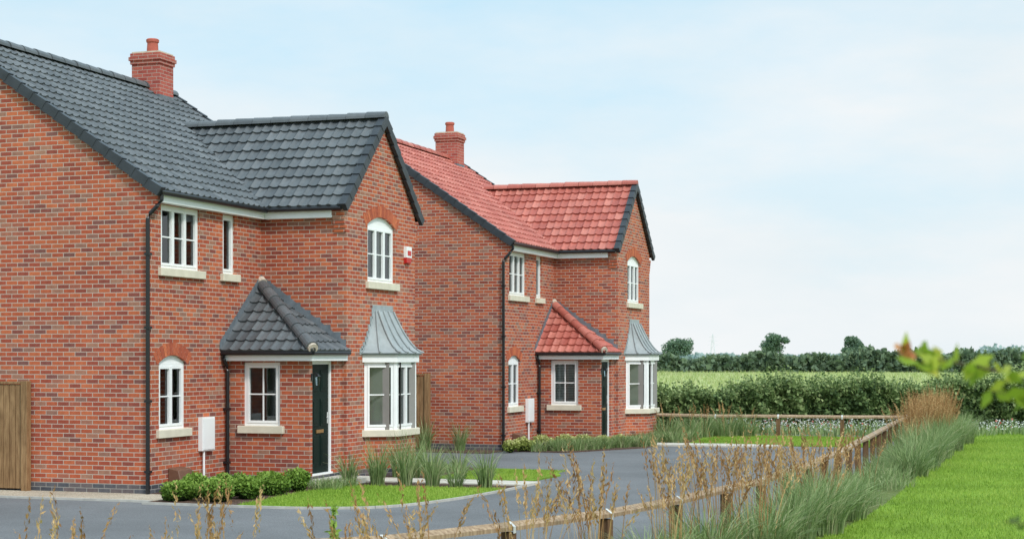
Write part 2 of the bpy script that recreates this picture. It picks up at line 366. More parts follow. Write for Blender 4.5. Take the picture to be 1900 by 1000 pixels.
# ------------------------------------------------------------------ house
def build_house(ox,oy,tile,vergemat,ridgemat,second=False):
    H=bpy.data.objects.new('brick_house',None); COL.objects.link(H); H.location=(ox,oy,0)
    B=M['brick']; PL=M['plinth']
    mats3=[M['archbrick1'],M['archbrick2'],M['archbrick3']]
    W=MB(); A=MB()
    Fg=FR((-7.9,0,0),(1,0,0),(0,-1,0)); Ff=FR((0,0,0),(0,1,0),(1,0,0))
    Fw=FR((0,3.88,0),(1,0,0),(0,-1,0)); Fx=FR((1.73,3.88,0),(0,1,0),(1,0,0))
    Fp=FR((0,2.55,0),(1,0,0),(0,-1,0)); Fd=FR((1.64,2.55,0),(0,1,0),(1,0,0))
    for mat,z0,z1 in ((PL,-.05,.15),(B,.15,None)):
        top=z1 is None
        wall(W,Fg,7.9,z0,4.9 if top else z1,[],mat)
        wall(W,Ff,3.88,z0,4.9 if top else z1,[(.33,1.62,3.71,4.77),(2.42,2.88,3.71,4.77),(.27,1.15,1.03,2.27,.13)] if top else [],mat)
        wall(W,Fw,1.73,z0,4.9 if top else z1,[],mat)
        wall(W,Fx,3.29,z0,4.9 if top else z1,[(.95,2.27,3.65,4.899,.17)] if top else [],mat)
        wall(W,FR((1.73,7.17,0),(-1,0,0),(0,1,0)),1.73,z0,4.9 if top else z1,[],mat)
        wall(W,FR((0,7.17,0),(0,1,0),(1,0,0)),.23,z0,4.9 if top else z1,[],mat)
        wall(W,FR((0,7.4,0),(-1,0,0),(0,1,0)),7.9,z0,4.9 if top else z1,[],mat)
        wall(W,FR((-7.9,7.4,0),(0,-1,0),(-1,0,0)),7.4,z0,4.9 if top else z1,[],mat)
        wall(W,Fp,1.64,z0,2.17 if top else z1,[(.34,1.06,1.02,2.145)] if top else [],mat)
        wall(W,Fd,1.33,z0,2.17 if top else z1,[(.1,.98,.15,2.169)] if top else [],mat)
    for y in (0,7.4):
        W.poly([(0,y,4.9),(0,y,5.06),(-3.95,y,7.76),(-7.9,y,5.06),(-7.9,y,4.9)],B)
    W.poly([(1.73,3.88,4.9),(1.73,7.17,4.9),(1.73,7.17,5.14),(1.73,5.525,6.78),(1.73,3.88,5.14)],B)
    W.poly([(0,3.88,4.9),(1.73,3.88,4.9),(1.73,3.88,5.1),(0,3.88,5.1)],B)
    for k in range(5):
        e=.03+.028*k; z=4.52+.075*k
        W.box((1.50,3.88-e,z),(1.733,3.9,z+.075),B)
        W.box((1.50,7.16,z),(1.733,7.17+e,z+.075),B)
        W.box((-.02,-.003,z),(e,.12,z+.075),B)
    W.box((1.50,3.74-.03,4.895),(1.733,3.9,5.0),B); W.box((-.02,-.003,4.895),(.14,.12,4.97),B)
    W.obj('walls',H)
    arch_bricks(A,Fx,.95,2.27,4.899,.17,mats3); arch_bricks(A,Ff,.27,1.15,2.27,.13,mats3)
    A.obj('brick_arches',H)
    fr=lambda F,u,z: (F[0]+F[1]*u+Z*z,F[1],F[2])
    window(H,fr(Ff,.33,3.71),1.29,1.06,[1,1,1],1,name='bedroom_window')
    window(H,fr(Ff,2.42,3.71),.46,1.06,[1],0,name='landing_window',curt=(0,0))
    window(H,fr(Ff,.27,1.03),.88,1.24,[1,1],1,rise=.13,name='kitchen_window',curt=(0,1))
    window(H,fr(Fx,.95,3.65),1.32,1.249,[1,1,1],1,rise=.17,name='front_window',curt=(1,1))
    window(H,fr(Fp,.34,1.02),.72,1.125,[1],1,name='porch_window',vbars=1,curt=(0,0),blind=second)
    D=MB(); U=M['upvc']; F=fr(Fd,.1,.15); i=-.1
    D.fbox(F,0,.06,0,2.019,i-.02,i+.05,U); D.fbox(F,.82,.88,0,2.019,i-.02,i+.05,U); D.fbox(F,.06,.82,1.96,2.019,i-.02,i+.049,U)
    D.fbox(F,0.01,.87,-.02,.03,i-.02,i+.09,U)
    D.fbox(F,.06,.82,.03,1.96,i-.02,i+.02,M['door'])
    for (a,b) in ((.13,.40),(.48,.75)):
        for (c,d) in ((.16,.7),(.86,1.35),(1.48,1.85)):
            D.fbox(F,a,b,c,d,i+.02,i+.032,M['door']); D.fbox(F,a+.05,b-.05,c+.05,d-.05,i+.032,i+.04,M['door'])
    D.fbox(F,.3,.58,.74,.80,i+.02,i+.045,M['brass']); D.fbox(F,.74,.77,.9,1.1,i+.02,i+.04,M['strap']); D.fbox(F,.68,.76,1.0,1.02,i+.05,i+.06,M['strap'])
    D.obj('front_door',H,bevel=.004)
    S=MB(); S.box((1.645,2.62,-.03),(2.3,3.7,.1),M['slab']); S.obj('door_step',H,bevel=.01)
    L=MB(); L.box((1.64,2.585,1.83),(1.66,2.635,1.95),M['gutter']); L.tube([(1.66,2.61,1.93),(1.73,2.61,1.96),(1.76,2.61,1.92)],.01,M['gutter'],6)
    L.tube([(1.76,2.61,1.74),(1.76,2.61,1.9)],[.03,.05],M['glass'],6); L.tube([(1.76,2.61,1.9),(1.76,2.61,1.95)],[.065,.01],M['gutter'],6); L.tube([(1.76,2.61,1.72),(1.76,2.61,1.74)],[.02,.035],M['gutter'],6)
    L.obj('porch_lantern',H)
    E=MB()
    E.box((.003,.12,4.775),(.145,3.74,4.94),U); E.box((.145,3.737,4.775),(1.5,3.877,4.94),U)
    E.box((.145,7.173,4.775),(1.5,7.31,4.94),U); E.box((-8.04,0,4.775),(-7.903,7.4,4.94),U)
    E.box((.003,2.40,2.17),(1.76,3.876,2.315),U)
    E.obj('fascia',H,bevel=.004)
    G=MB(); K=M['gutter']
    G.tube([(.205,-.03,4.93),(.205,3.70,4.93)],.045,K,10); G.tube([(.16,3.675,4.94),(1.72,3.675,4.94)],.045,K,10)
    G.tube([(.02,2.345,2.31),(1.80,2.345,2.31)],.04,K,10); G.tube([(1.80,2.345,2.31),(1.80,3.86,2.31)],.04,K,10)
    G.tube([(.20,.02,4.88),(.20,.02,4.80),(.14,-.02,4.70),(.03,-.055,4.58),(-.01,-.06,4.5),(-.01,-.06,0)],.034,K,10)
    G.tube([(.06,2.345,2.27),(.06,2.345,2.2),(.07,2.44,2.08),(.07,2.47,2.0),(.07,2.47,0)],.034,K,10)
    for z in (.35,1.5,2.7,3.9): G.box((-.055,-.1,z),(.035,0.002,z+.04),K)
    for z in (.35,1.3): G.box((.001,2.425,z),(.108,2.515,z+.04),K)
    G.obj('gutters_and_downpipes',H,smooth=False)
    T=tile
    bf=Vector((-4.15,0,2.85)); Lm=bf.length
    roof_slope('main_roof_front',H,(.2,-.04,4.95),(0,1,0),7.48,bf,Lm,T)
    roof_slope('main_roof_back',H,(-8.1,-.04,4.95),(0,1,0),7.48,(4.15,0,2.85),Lm,T)
    bw=Vector((0,1.845,1.83)); Lw=bw.length
    roof_slope('wing_roof_near',H,(-2.72,3.68,4.97),(1,0,0),4.50,bw,Lw,T)
    roof_slope('wing_roof_far',H,(-2.72,7.37,4.97),(1,0,0),4.50,(0,-1.845,1.83),Lw,T)
    ridge('main_ridge',H,(-3.95,-.08,7.84),(-3.95,7.48,7.84),.12,ridgemat)
    ridge('wing_ridge',H,(-2.6,5.525,6.84),(1.83,5.525,6.84),.12,ridgemat)
    V=MB()
    for y,s in ((-.04,-1),(7.44,1)):
        verge(V,(.2,y,4.95),bf,Lm,(0,s,0),vergemat); verge(V,(-8.1,y,4.95),(4.15,0,2.85),Lm,(0,s,0),vergemat)
    verge(V,(1.78,3.68,4.97),bw,Lw,(1,0,0),vergemat); verge(V,(1.78,7.37,4.97),(0,-1.845,1.83),Lw,(1,0,0),vergemat)
    V.obj('verges',H)
    Lm_=MB(); LD=M['lead']
    hn=Vector((1.55,1.82,0)).normalized(); c0=(1.82,2.33,2.33)
    roof_slope('porch_roof_side',H,(0.0,2.33,2.335),(1,0,0),1.82,(0,1.55,1.23),math.hypot(1.55,1.23),T,[(c0,hn)],gauge=.27)
    roof_slope('porch_roof_front',H,(1.82,2.33,2.335),(0,1,0),1.55,(-1.82,0,1.23),math.hypot(1.82,1.23),T,[(c0,-hn)],gauge=.27)
    ridge('porch_hip',H,(1.78,2.36,2.43),(.0,3.86,3.63),.11,ridgemat,.36)
    mo=MB(); mo.tube([(1.81,2.34,2.385),(1.74,2.40,2.43)],.088,M['mortar'],12); mo.tube([(.07,3.8,3.60),(-.0,3.86,3.66)],.09,M['mortar'],10); mo.obj('hip_mortar',H)
    Lm_.poly([(.006,2.30,2.36),(.006,3.88,3.60),(.006,3.88,3.78),(.006,2.30,2.50)],LD)
    Lm_.poly([(1.72,3.872,2.36),(0,3.872,3.56),(0,3.872,3.76),(1.72,3.872,2.52)],LD)
    for k in range(9):
        y0=2.33+1.55*k/9; y1=2.33+1.55*(k+1)/9; z0=2.335+1.23*k/9; z1=2.335+1.23*(k+1)/9
        Lm_.box((.002,y0,z0+.0),(.010,y1,z1+.085),LD)
        x0=1.82*(1-k/9); x1=1.82*(1-(k+1)/9)
        Lm_.box((max(x1,0),3.868,z0),(min(x0,1.725),3.877,z1+.085),LD)
    bay=[(1.73,4.68),(2.22,5.03),(2.22,6.0),(1.73,6.35)]
    def off(e): return [(1.72,4.68-e*1.5),(2.22+e,5.03-e*.75),(2.22+e,6.0+e*.75),(1.72,6.35+e*1.5)]
    Bm=MB(); Bm.prism(off(.0),.15,.745,B); Bm.prism(off(.0),-.05,.15,PL); Bm.obj('bay_brick_base',H)
    Bs=MB(); Bs.prism(off(.075),.745,.875,M['sill']); Bs.obj('bay_sill',H,bevel=.01)
    Bf=MB(); Bf.prism(off(.06),2.14,2.29,U); Bf.prism(off(.10),2.275,2.31,M['zinc']); 
    for p in bay[1:3]: Bf.tube([(p[0]-.03,p[1]+(.01 if p is bay[1] else -.01),.875),(p[0]-.03,p[1]+(.01 if p is bay[1] else -.01),2.14)],.05,U,8)
    Bf.obj('bay_fascia',H)
    for q,(p0,p1,li) in enumerate(((bay[0],bay[1],[1]),(bay[1],bay[2],[1,1]),(bay[2],bay[3],[1]))):
        u=Vector((p1[0]-p0[0],p1[1]-p0[1],0)); Lw2=u.length; u.normalize(); nn=Vector((u.y,-u.x,0))
        window(H,(Vector((*p0,.875)),u,nn),Lw2,1.265,li,1,inset=.05,name='bay_window',curt=(.7 if q==0 else 0,.7 if q==2 else 0),sillz=False,vbars=0,hb=.52)
    Br=MB(); Zn=M['zinc']; E_=off(.13); T_=[(1.72,5.12),(1.80,5.16),(1.80,5.88),(1.72,5.92)]
    K_=10
    def bp(i,t,extra=0):
        e=Vector((*E_[i],0)); tt=Vector((*T_[i],0)); p=e.lerp(tt,t); p.z=2.31+.79*(t**1.7); return p
    def bpl(i,f,t): return bp(i,t).lerp(bp(i+1,t),f)
    for i in range(3):
        for k in range(K_):
            Br.poly([bp(i,k/K_),bp(i+1,k/K_),bp(i+1,(k+1)/K_),bp(i,(k+1)/K_)],Zn)
    for (i,f) in ((0,.0),(0,.5),(1,0),(1,.33),(1,.66),(2,0),(2,.5)):
        pts=[bpl(i,f,k/K_)+Vector((.012,-.004,.014)) for k in range(K_+1)]
        Br.tube(pts,.02,Zn,6)
    Br.poly([bp(0,1),bp(1,1),bp(2,1),bp(3,1)],Zn)
    Br.box((1.725,5.05,3.08),(1.745,6.0,3.22),Zn)
    Br.obj('bay_roof',H)
    for k in range(8):
        t0=k/8; t1=(k+1)/8
        for i in (0,3):
            a=bp(i,t0); b=bp(i,t1); Lm_.box((1.732,min(a.y,b.y)-.03,a.z-.03),(1.742,max(a.y,b.y)+.03,b.z+.06),Zn)
    Lm_.obj('lead_flashing',H)
    C=MB(); CB=M['chimney']; x0,x1,y0,y1=-4.25,-3.6,6.28,6.84
    C.box((x0,y0,6.9),(x1,y1,8.3),CB)
    for e,z0,z1 in ((.025,8.3,8.375),(.05,8.375,8.45),(.025,8.45,8.525)): C.box((x0-e,y0-e,z0),(x1+e,y1+e,z1),CB)
    C.box((x0,y0,8.525),(x1,y1,8.56),M['mortar'])
    cx,cy=(x0+x1)/2,(y0+y1)/2
    C.tube([(cx,cy,8.55),(cx,cy,8.78),(cx,cy,8.79),(cx,cy,8.84),(cx,cy,8.86)],[.125,.11,.13,.135,.115],M['terracotta'],20)
    C.obj('chimney',H)
    Cf=MB(); Cf.box((x0-.012,y0-.012,7.2),(x1+.012,y1+.012,7.66),LD); Cf.obj('chimney_flashing',H)
    s=MB(); s.box((.0,1.55,.62),(.09,1.98,1.2),U); s.box((.091,1.57,.64),(.1,1.96,1.18),U); s.tube([(.05,1.66,.62),(.05,1.66,0)],.022,U,8); s.obj('meter_box',H,bevel=.006)
    s=MB(); s.hexa([(.0,.55,0),(.30,.55,0),(.30,1.0,0),(.0,1.0,0),(.0,.55,.40),(.2,.55,.36),(.2,1.0,.36),(.0,1.0,.40)],M['brownbox']); s.obj('gas_meter_housing',H,bevel=.015)
    if not second:
        s=MB(); s.box((1.73,6.58,4.2),(1.80,6.84,4.42),U); s.hexa([(1.73,6.60,4.08),(1.79,6.60,4.1),(1.79,6.82,4.1),(1.73,6.82,4.08),(1.73,6.58,4.2),(1.797,6.58,4.2),(1.797,6.84,4.2),(1.73,6.84,4.2)],M['redplastic']); s.box((1.80,6.62,4.24),(1.806,6.80,4.34),M['redplastic']); s.obj('alarm_box',H,bevel=.008)
    return H
M['archbrick1']=simple('arch_brick_red',(.44,.115,.058),.85,.2,.2,20)
M['archbrick2']=simple('arch_brick_orange',(.52,.15,.07),.85,.2,.2,20)
M['archbrick3']=simple('arch_brick_dark',(.37,.09,.05),.85,.2,.2,20)
build_house(0,0,M['tile_grey'],M['verge'],M['tile_grey'])
build_house(1.445,13.5,M['tile_red'],M['verge'],M['tile_red'],True)

# ------------------------------------------------------------------ ground
def sheet(name,poly,z,mat,thick=0):
    mb=MB()
    if thick: mb.prism(poly,z-thick,z,mat)
    else: mb.poly([(p[0],p[1],z) for p in poly],mat)
    return mb.obj(name)
sheet('ground',[(-4000,-300),(4000,-300),(4000,6000),(-4000,6000)],-.03,M['field'])
def smooth(pts,n=6):
    P=[Vector((*p,0)) for p in pts]; out=[]
    for i in range(len(P)-1):
        p0=P[max(i-1,0)];p1=P[i];p2=P[i+1];p3=P[min(i+2,len(P)-1)]
        for k in range(n):
            t=k/n; q=.5*((2*p1)+(p2-p0)*t+(2*p0-5*p1+4*p2-p3)*t*t+(3*p1-p0-3*p2+p3)*t**3); out.append((q.x,q.y))
    out.append(pts[-1]); return out
fence_pts=smooth([(3.0,-14.2),(5.6,-12.2),(7.0,-11.0),(8.3,-9.6),(9.13,-7.55),(9.6,-6.0),(9.98,-4.04),(10.27,-.8),(10.35,5.2),(10.15,12.4),(9.95,18),(9.9,22.9)])
drive=[(-12,-14.2),(3,-14.2)]+fence_pts+[(9.9,24),(-12,24)]
sheet('driveway',drive,-.012,M['asphalt'])
lawn_edge=[(x+1.2,y) for x,y in fence_pts]
sheet('verge_bed',fence_pts+[(9.9,25.5)]+[(11.5,25.5)]+lawn_edge[::-1],-.016,M['soil'])
sheet('lawn',lawn_edge+[(11.45,26.5),(20,33),(40,40),(40,-30),(6,-30)],-.008,M['lawn'])
sheet('lawn_bed',[(-6,20.9),(9.9,22.95),(11.45,26.4),(20,33),(40,40),(40,48),(-6,26)],-.020,M['soil'])
sheet('gravel_bed',[(-8,-1.15),(.75,-1.15),(.75,0),(-8,0)],.006,M['gravel'],.03)
mb=MB(); mb.box((-8,-1.24,-.03),(.75,-1.152,.02),M['kerb']); mb.obj('edging_kerb')
lawnA=smooth([(2.35,-1.45),(3.6,-1.35),(4.5,-.8),(4.95,.6),(5.15,2.3),(5.2,2.75)])+[(2.5,2.6),(2.2,1.2)]
sheet('mulch_bed',[(.77,-1.45),(2.33,-1.45),(2.2,1.2),(2.48,2.62),(5.2,2.77),(5.2,3.45),(2.4,3.45),(2.3,2.4),(.0,2.4),(.0,-.0),(.77,-.0)],.012,M['mulch'],.04)
sheet('lawn',lawnA,.018,M['lawn'],.05)
mb=MB()
ed=smooth([(.77,-1.47),(2.35,-1.49),(3.6,-1.39),(4.53,-.82),(4.99,.6),(5.19,2.3),(5.24,3.45)])
for a,b in zip(ed,ed[1:]):
    d=Vector((b[0]-a[0],b[1]-a[1],0)).normalized(); n=Vector((d.y,-d.x,0))
    A=Vector((*a,0));B_=Vector((*b,0))
    mb.hexa([A-Z*.02,B_-Z*.02,B_+n*.05-Z*.02,A+n*.05-Z*.02,A+Z*.024,B_+Z*.024,B_+n*.05+Z*.024,A+n*.05+Z*.024],M['kerb'])
mb.obj('edging_kerb')
mb=MB()
def slabs(mb,x0,x1,y0,y1,s=.6,z=.03):
    nx=max(1,round((x1-x0)/s)); ny=max(1,round((y1-y0)/s)); 
    for i in range(nx):
        for j in range(ny):
            a=x0+(x1-x0)*i/nx; b=x0+(x1-x0)*(i+1)/nx-.008; c=y0+(y1-y0)*j/ny; d=y0+(y1-y0)*(j+1)/ny-.008
            mb.box((a,c,-.02),(b,d,z+random.uniform(-.003,.003)),M['slab'])
slabs(mb,2.31,5.3,3.47,4.37); mb.obj('path')
sheet('lawn',[(3.1,4.6),(5.0,4.6),(5.1,6.2),(4.6,7.4),(3.1,7.5)],.018,M['lawn'],.05)
sheet('mulch_bed',[(1.735,4.385),(5.1,4.385),(5.1,4.59),(3.09,4.59),(3.05,7.7),(1.735,7.7)],.012,M['mulch'],.04)
sheet('mulch_bed',[(1.45,13.5),(3.0,13.4),(4.2,15.8),(4.3,16.95),(1.45,16.95)],.012,M['mulch'],.04)
mb=MB(); slabs(mb,3.75,7.3,16.97,17.87); mb.obj('path')
sheet('lawn',[(4.9,17.9),(9.6,17.9),(9.75,22.7),(4.4,22.7)],.018,M['lawn'],.05)
sheet('mulch_bed',[(3.17,17.9),(4.88,17.9),(4.38,22.7),(3.17,22.7)],.012,M['mulch'],.04)
sheet('mulch_bed',[(-3,12.6),(1.40,12.5),(1.40,13.49),(-3,13.49)],.012,M['mulch'],.04)

# ------------------------------------------------------------------ fences
def wood_panel(ox,oy):
    mb=MB()
    mb.box((-2.42+ox,-.16+oy,-.02),(-2.30+ox,-.04+oy,1.84),M['wood'])
    x=-2.43
    while x>-5.2:
        w=.12; mb.box((x-w+ox,-.12+oy,.04),(x-.008+ox,-.10+oy+random.uniform(-.004,.004),1.78+random.uniform(-.008,.008)),M['wood']); x-=w
    for z in (.3,.95,1.6): mb.box((-5.2+ox,-.098+oy,z),(-2.42+ox,-.05+oy,z+.08),M['wood'])
    mb.box((-5.2+ox,-.14+oy,1.79),(-2.42+ox,-.06+oy,1.83),M['wood'])
    mb.obj('wooden_fence',bevel=.004)
wood_panel(.04,0); wood_panel(1.445+.42,13.5)
mb=MB()
def along(pts,s):
    out=[Vector((*pts[0],0))]; acc=0
    for a,b in zip(pts,pts[1:]):
        A=Vector((*a,0));B_=Vector((*b,0)); L=(B_-A).length; t=s-acc
        while t<=L: out.append(A.lerp(B_,t/L)); t+=s
        acc=(acc+L)%s
    return out
line=fence_pts; posts=along(line,1.75); 
back=[Vector((9.9,22.95,0))]+[Vector((9.9-1.75*k,22.95-.17*k,0)) for k in range(1,5)]
posts=[p for p in posts if p.y<22.4]
seq=posts+back
hs=[.57+random.uniform(-.02,.02) for _ in seq]
for i,p in enumerate(seq):
    d=(seq[min(i+1,len(seq)-1)]-seq[max(i-1,0)]).normalized(); n=Vector((d.y,-d.x,0)); w=.055
    h=hs[i]-.06
    c=[p-d*w-n*w,p+d*w-n*w,p+d*w+n*w,p-d*w+n*w]
    mb.hexa([q-Z*.05 for q in c]+[q+Z*h for q in c],M['post'])
for i,(a,b) in enumerate(zip(seq,seq[1:])):
    d=(b-a).normalized(); n=Vector((d.y,-d.x,0)); A=a+Z*hs[i]+d*.004; B_=b+Z*hs[i+1]-d*.004
    r=.07
    sec=[n*r-Z*.04,n*r*1.0+Z*.0,Z*.045,-n*r+Z*0,-n*r-Z*.04]
    k=len(mb.v); mb.v+=[tuple(A+q) for q in sec]+[tuple(B_+q) for q in sec]
    for q in range(5):
        mb.f.append([k+q,k+(q+1)%5,k+5+(q+1)%5,k+5+q]); mb.m.append(mb.mi(M['rail']))
    mb.f.append([k+q for q in range(5)]); mb.m.append(mb.mi(M['rail'])); mb.f.append([k+5+q for q in range(5)]); mb.m.append(mb.mi(M['rail']))
    r2=r+.006
    sec=[n*r2-Z*.065,n*r2+Z*.002,Z*.052,-n*r2+Z*.002,-n*r2-Z*.065]
    k=len(mb.v); A=a+Z*hs[i]-d*.022; B_=a+Z*hs[i]+d*.022
    mb.v+=[tuple(A+q) for q in sec]+[tuple(B_+q) for q in sec]
    for q in range(4): mb.f.append([k+q,k+q+1,k+6+q,k+5+q]); mb.m.append(mb.mi(M['strap']))
mb.obj('knee_rail_fence')

# ------------------------------------------------------------------ vegetation tools
class NB:
    def __init__(s): s.V=[];s.F=[];s.R=[];s.MI=[];s.n=0
    def add(s,V,F,R,mi=0):
        s.V.append(V); s.F.append(F+s.n); s.R.append(R); s.MI.append(np.full(len(F),mi)); s.n+=len(V)
    def obj(s,name,mats,parent=None):
        V=np.concatenate(s.V);F=np.concatenate(s.F);R=np.concatenate(s.R);MI=np.concatenate(s.MI)
        me=bpy.data.meshes.new(name); me.vertices.add(len(V)); me.vertices.foreach_set('co',V.astype(np.float32).ravel())
        me.loops.add(F.size); me.loops.foreach_set('vertex_index',F.astype(np.int32).ravel())
        me.polygons.add(len(F)); me.polygons.foreach_set('loop_start',np.arange(0,F.size,4,dtype=np.int32))
        for m in mats: me.materials.append(m)
        me.polygons.foreach_set('material_index',MI.astype(np.int32))
        a=me.attributes.new('rnd','FLOAT','POINT'); a.data.foreach_set('value',R.astype(np.float32))
        me.update(calc_edges=True)
        o=bpy.data.objects.new(name,me); COL.objects.link(o)
        if parent: o.parent=parent
        return o
def blades(nb,B,H,A,L,W,segs=4,mi=0,R=None,droop=.4):
    N=len(H); t=np.linspace(0,1,segs+1)[None]
    cx=B[:,0,None]+np.cos(A)[:,None]*L[:,None]*t**2; cy=B[:,1,None]+np.sin(A)[:,None]*L[:,None]*t**2
    q=np.clip(L/H,0,1.4)[:,None]; cz=B[:,2,None]+H[:,None]*(t-droop*q*t**3)
    fa=rng.uniform(0,math.pi,N)[:,None]; w=(W[:,None]*(1-t**2)*.5)+W[:,None]*.04
    C=np.stack([cx,cy,cz],-1); S=np.stack([np.cos(fa)*w,np.sin(fa)*w,0*w],-1)
    V=np.stack([C-S,C+S],2).reshape(-1,3)
    base=(np.arange(N)*(segs+1)*2)[:,None]; k=np.arange(segs)[None]*2
    F=np.stack([base+k,base+k+1,base+k+3,base+k+2],-1).reshape(-1,4)
    if R is None: R=rng.random(N)
    nb.add(V,F,np.repeat(R,(segs+1)*2),mi)
def leaves(nb,C,size,mi=0,R=None,elong=1.7,axis=None):
    N=len(C); s=np.broadcast_to(size,(N,))
    a=rng.normal(size=(N,3)) if axis is None else axis+rng.normal(size=(N,3))*.35
    a/=np.linalg.norm(a,axis=1)[:,None]; b=np.cross(a,rng.normal(size=(N,3))); b/=np.linalg.norm(b,axis=1)[:,None]
    a=a*(s*elong*.5)[:,None]; b=b*(s*.5)[:,None]
    V=np.stack([C-a,C+b-a*.1,C+a,C-b-a*.1],1).reshape(-1,3); F=np.arange(N*4).reshape(-1,4)
    if R is None: R=rng.random(N)
    nb.add(V,F,np.repeat(R,4),mi)
def grass_clump(nb,x,y,n,h,lean,rad,w=.012,mi=0,z=0):
    r=rad*np.sqrt(rng.random(n)); a=rng.uniform(0,2*math.pi,n)
    B=np.stack([x+r*np.cos(a),y+r*np.sin(a),np.full(n,z)],1)
    H=h*rng.uniform(.55,1.1,n); A=a+rng.normal(0,.6,n); L=lean*rng.uniform(.2,1.1,n)
    blades(nb,B,H,A,L,np.full(n,w)*rng.uniform(.6,1.2,n),5,mi)
def reeds(nb,x,y,n,h,rad,mi_stem=1,mi_pl=1,fat=1.35):
    r=rad*np.sqrt(rng.random(n)); a=rng.uniform(0,2*math.pi,n)
    B=np.stack([x+r*np.cos(a),y+r*np.sin(a),np.zeros(n)],1)
    H=h*rng.uniform(.68,1.12,n); A=a+rng.normal(0,.5,n); L=rng.uniform(.03,.30,n)*h
    R=rng.random(n)
    blades(nb,B,H,A,L,np.full(n,.011),5,mi_stem,R,droop=.15)
    q=np.clip(L/H,0,1.4)
    C=[];X=[];RR=[];S=[]
    for t in np.linspace(.62,1.03,30):
        cx=B[:,0]+np.cos(A)*L*t**2; cy=B[:,1]+np.sin(A)*L*t**2; cz=B[:,2]+H*(t-.15*q*t**3)
        dx=np.stack([np.cos(A)*2*L*t,np.sin(A)*2*L*t,H*(1-.45*q*t*t)],1); dx/=np.linalg.norm(dx,axis=1)[:,None]
        wd=fat*.025*math.sin(math.pi*min(1,max(0,(t-.60)/.46)))**.7
        c=np.stack([cx,cy,cz],1)+rng.normal(size=(n,3))*wd*.42; C.append(c); X.append(dx); RR.append(np.clip(R+rng.normal(0,.2,n),0,1)); S.append(np.full(n,max(wd,.006)*.55))
    leaves(nb,np.concatenate(C),np.concatenate(S),mi_pl,np.concatenate(RR),3.4,np.concatenate(X))
def dist_line(pts,t):
    P=np.array(pts); seg=np.diff(P,axis=0); l=np.hypot(seg[:,0],seg[:,1]); c=np.concatenate([[0],np.cumsum(l)])
    return np.interp(t,c,P[:,0]),np.interp(t,c,P[:,1]),c[-1]
_,_,FL=dist_line(fence_pts,0)

nb=NB()
# clumps of feather reed grass on the near side of the rail: (distance along the fence, offset, stems, height)
cl=[(0.6,.5,7,1.06),(1.3,.8,7,1.0),(2.4,.6,5,1.1),(3.2,.9,7,1.05),(3.9,.5,7,1.1),(4.6,.8,8,1.1),(5.3,.4,7,1.12),(5.9,.9,6,1.08),(6.6,.6,8,1.15),(7.2,.4,7,1.15),(7.9,.8,8,1.18),
    (8.5,.5,11,1.28),(8.8,.9,9,1.25),(9.3,.6,7,1.22),(9.8,.4,9,1.25),(10.3,.9,7,1.22),(10.9,.6,12,1.32),(11.3,.35,10,1.32),(11.7,.8,10,1.3),(12.1,.5,12,1.36),(12.5,.9,12,1.34),(12.9,.4,11,1.34),(13.3,.7,10,1.28),(13.9,.4,9,1.22),(14.6,.5,8,1.22),(15.3,.9,9,1.22),(15.8,.5,12,1.25),(16.3,.8,11,1.24),(16.8,.4,10,1.22),(17.3,.5,9,1.2),(18.4,.6,7,1.12),(20.0,.5,6,1.1),(22,.6,4,1.05)]
for (t,o,n,h) in cl:
    x,y,_=dist_line(fence_pts,t); reeds(nb,x+o,y-o*.4,n+2,h,.25); grass_clump(nb,x+o,y-o*.4,26,.5,.3,.18,.009)
for k in range(40):
    t=rng.uniform(0,FL*.9); x,y,_=dist_line(fence_pts,t); o=rng.uniform(.1,.9); grass_clump(nb,x+o,y-o*.4,26,.42,.25,.16,.009)
for k in range(22):
    y=rng.uniform(16,22.6); x=10.25+rng.uniform(.2,1.0); reeds(nb,x,y,46,rng.uniform(1.0,1.42),.28,fat=1.0); grass_clump(nb,x,y,140,.8,.35,.3,.012)
for y in (12.5,14.5): reeds(nb,10.9,y,10,1.1,.3)
nb.obj('reed_grass',[M['grassplant'],M['reed']])
# leafy weed standing among the reeds
nb=NB(); m=90; tt=rng.random(m)**.7
leaves(nb,np.stack([7.95+rng.normal(0,.04,m)*(1.2-tt),-9.96+rng.normal(0,.04,m)*(1.2-tt),.15+.75*tt],1),.035,0,np.clip(rng.normal(.95,.1,m),0,1),2.8)
blades(nb,np.array([[7.95,-9.96,0.]]),np.array([.92]),np.array([0.]),np.array([.02]),np.array([.012]),5,0,np.array([.6])); nb.obj('weed_plant',[M['box']])
nb=NB()
for (x,y,h,n) in [(11.0,-3.4,.8,520),(11.2,-2.4,.85,560),(11.0,-1.3,.85,560),(11.25,-.4,.8,520),(11.0,.5,.7,420),(10.9,-4.6,.75,460),(10.5,-5.8,.7,420),(10.2,-7.0,.6,380),(9.8,-8.2,.5,260),
                  (11.35,8.2,.8,520),(11.2,9.4,.85,520),(11.4,10.8,.9,520),(11.3,12.2,.95,560),(11.4,13.8,.95,560),(11.3,15.4,.95,560),(11.45,17,.95,560),(11.3,18.6,.95,560),(11.5,20.3,.9,520),(11.3,21.8,.9,520)]:
    grass_clump(nb,x,y,n,h*rng.uniform(.88,1.1),.65,.32,.011)
for k in range(90):
    y=rng.uniform(1,23); grass_clump(nb,10.45+rng.uniform(0,1.1),y,40,.35,.25,.2,.012)
nb.obj('ornamental_grass',[M['grassplant']])
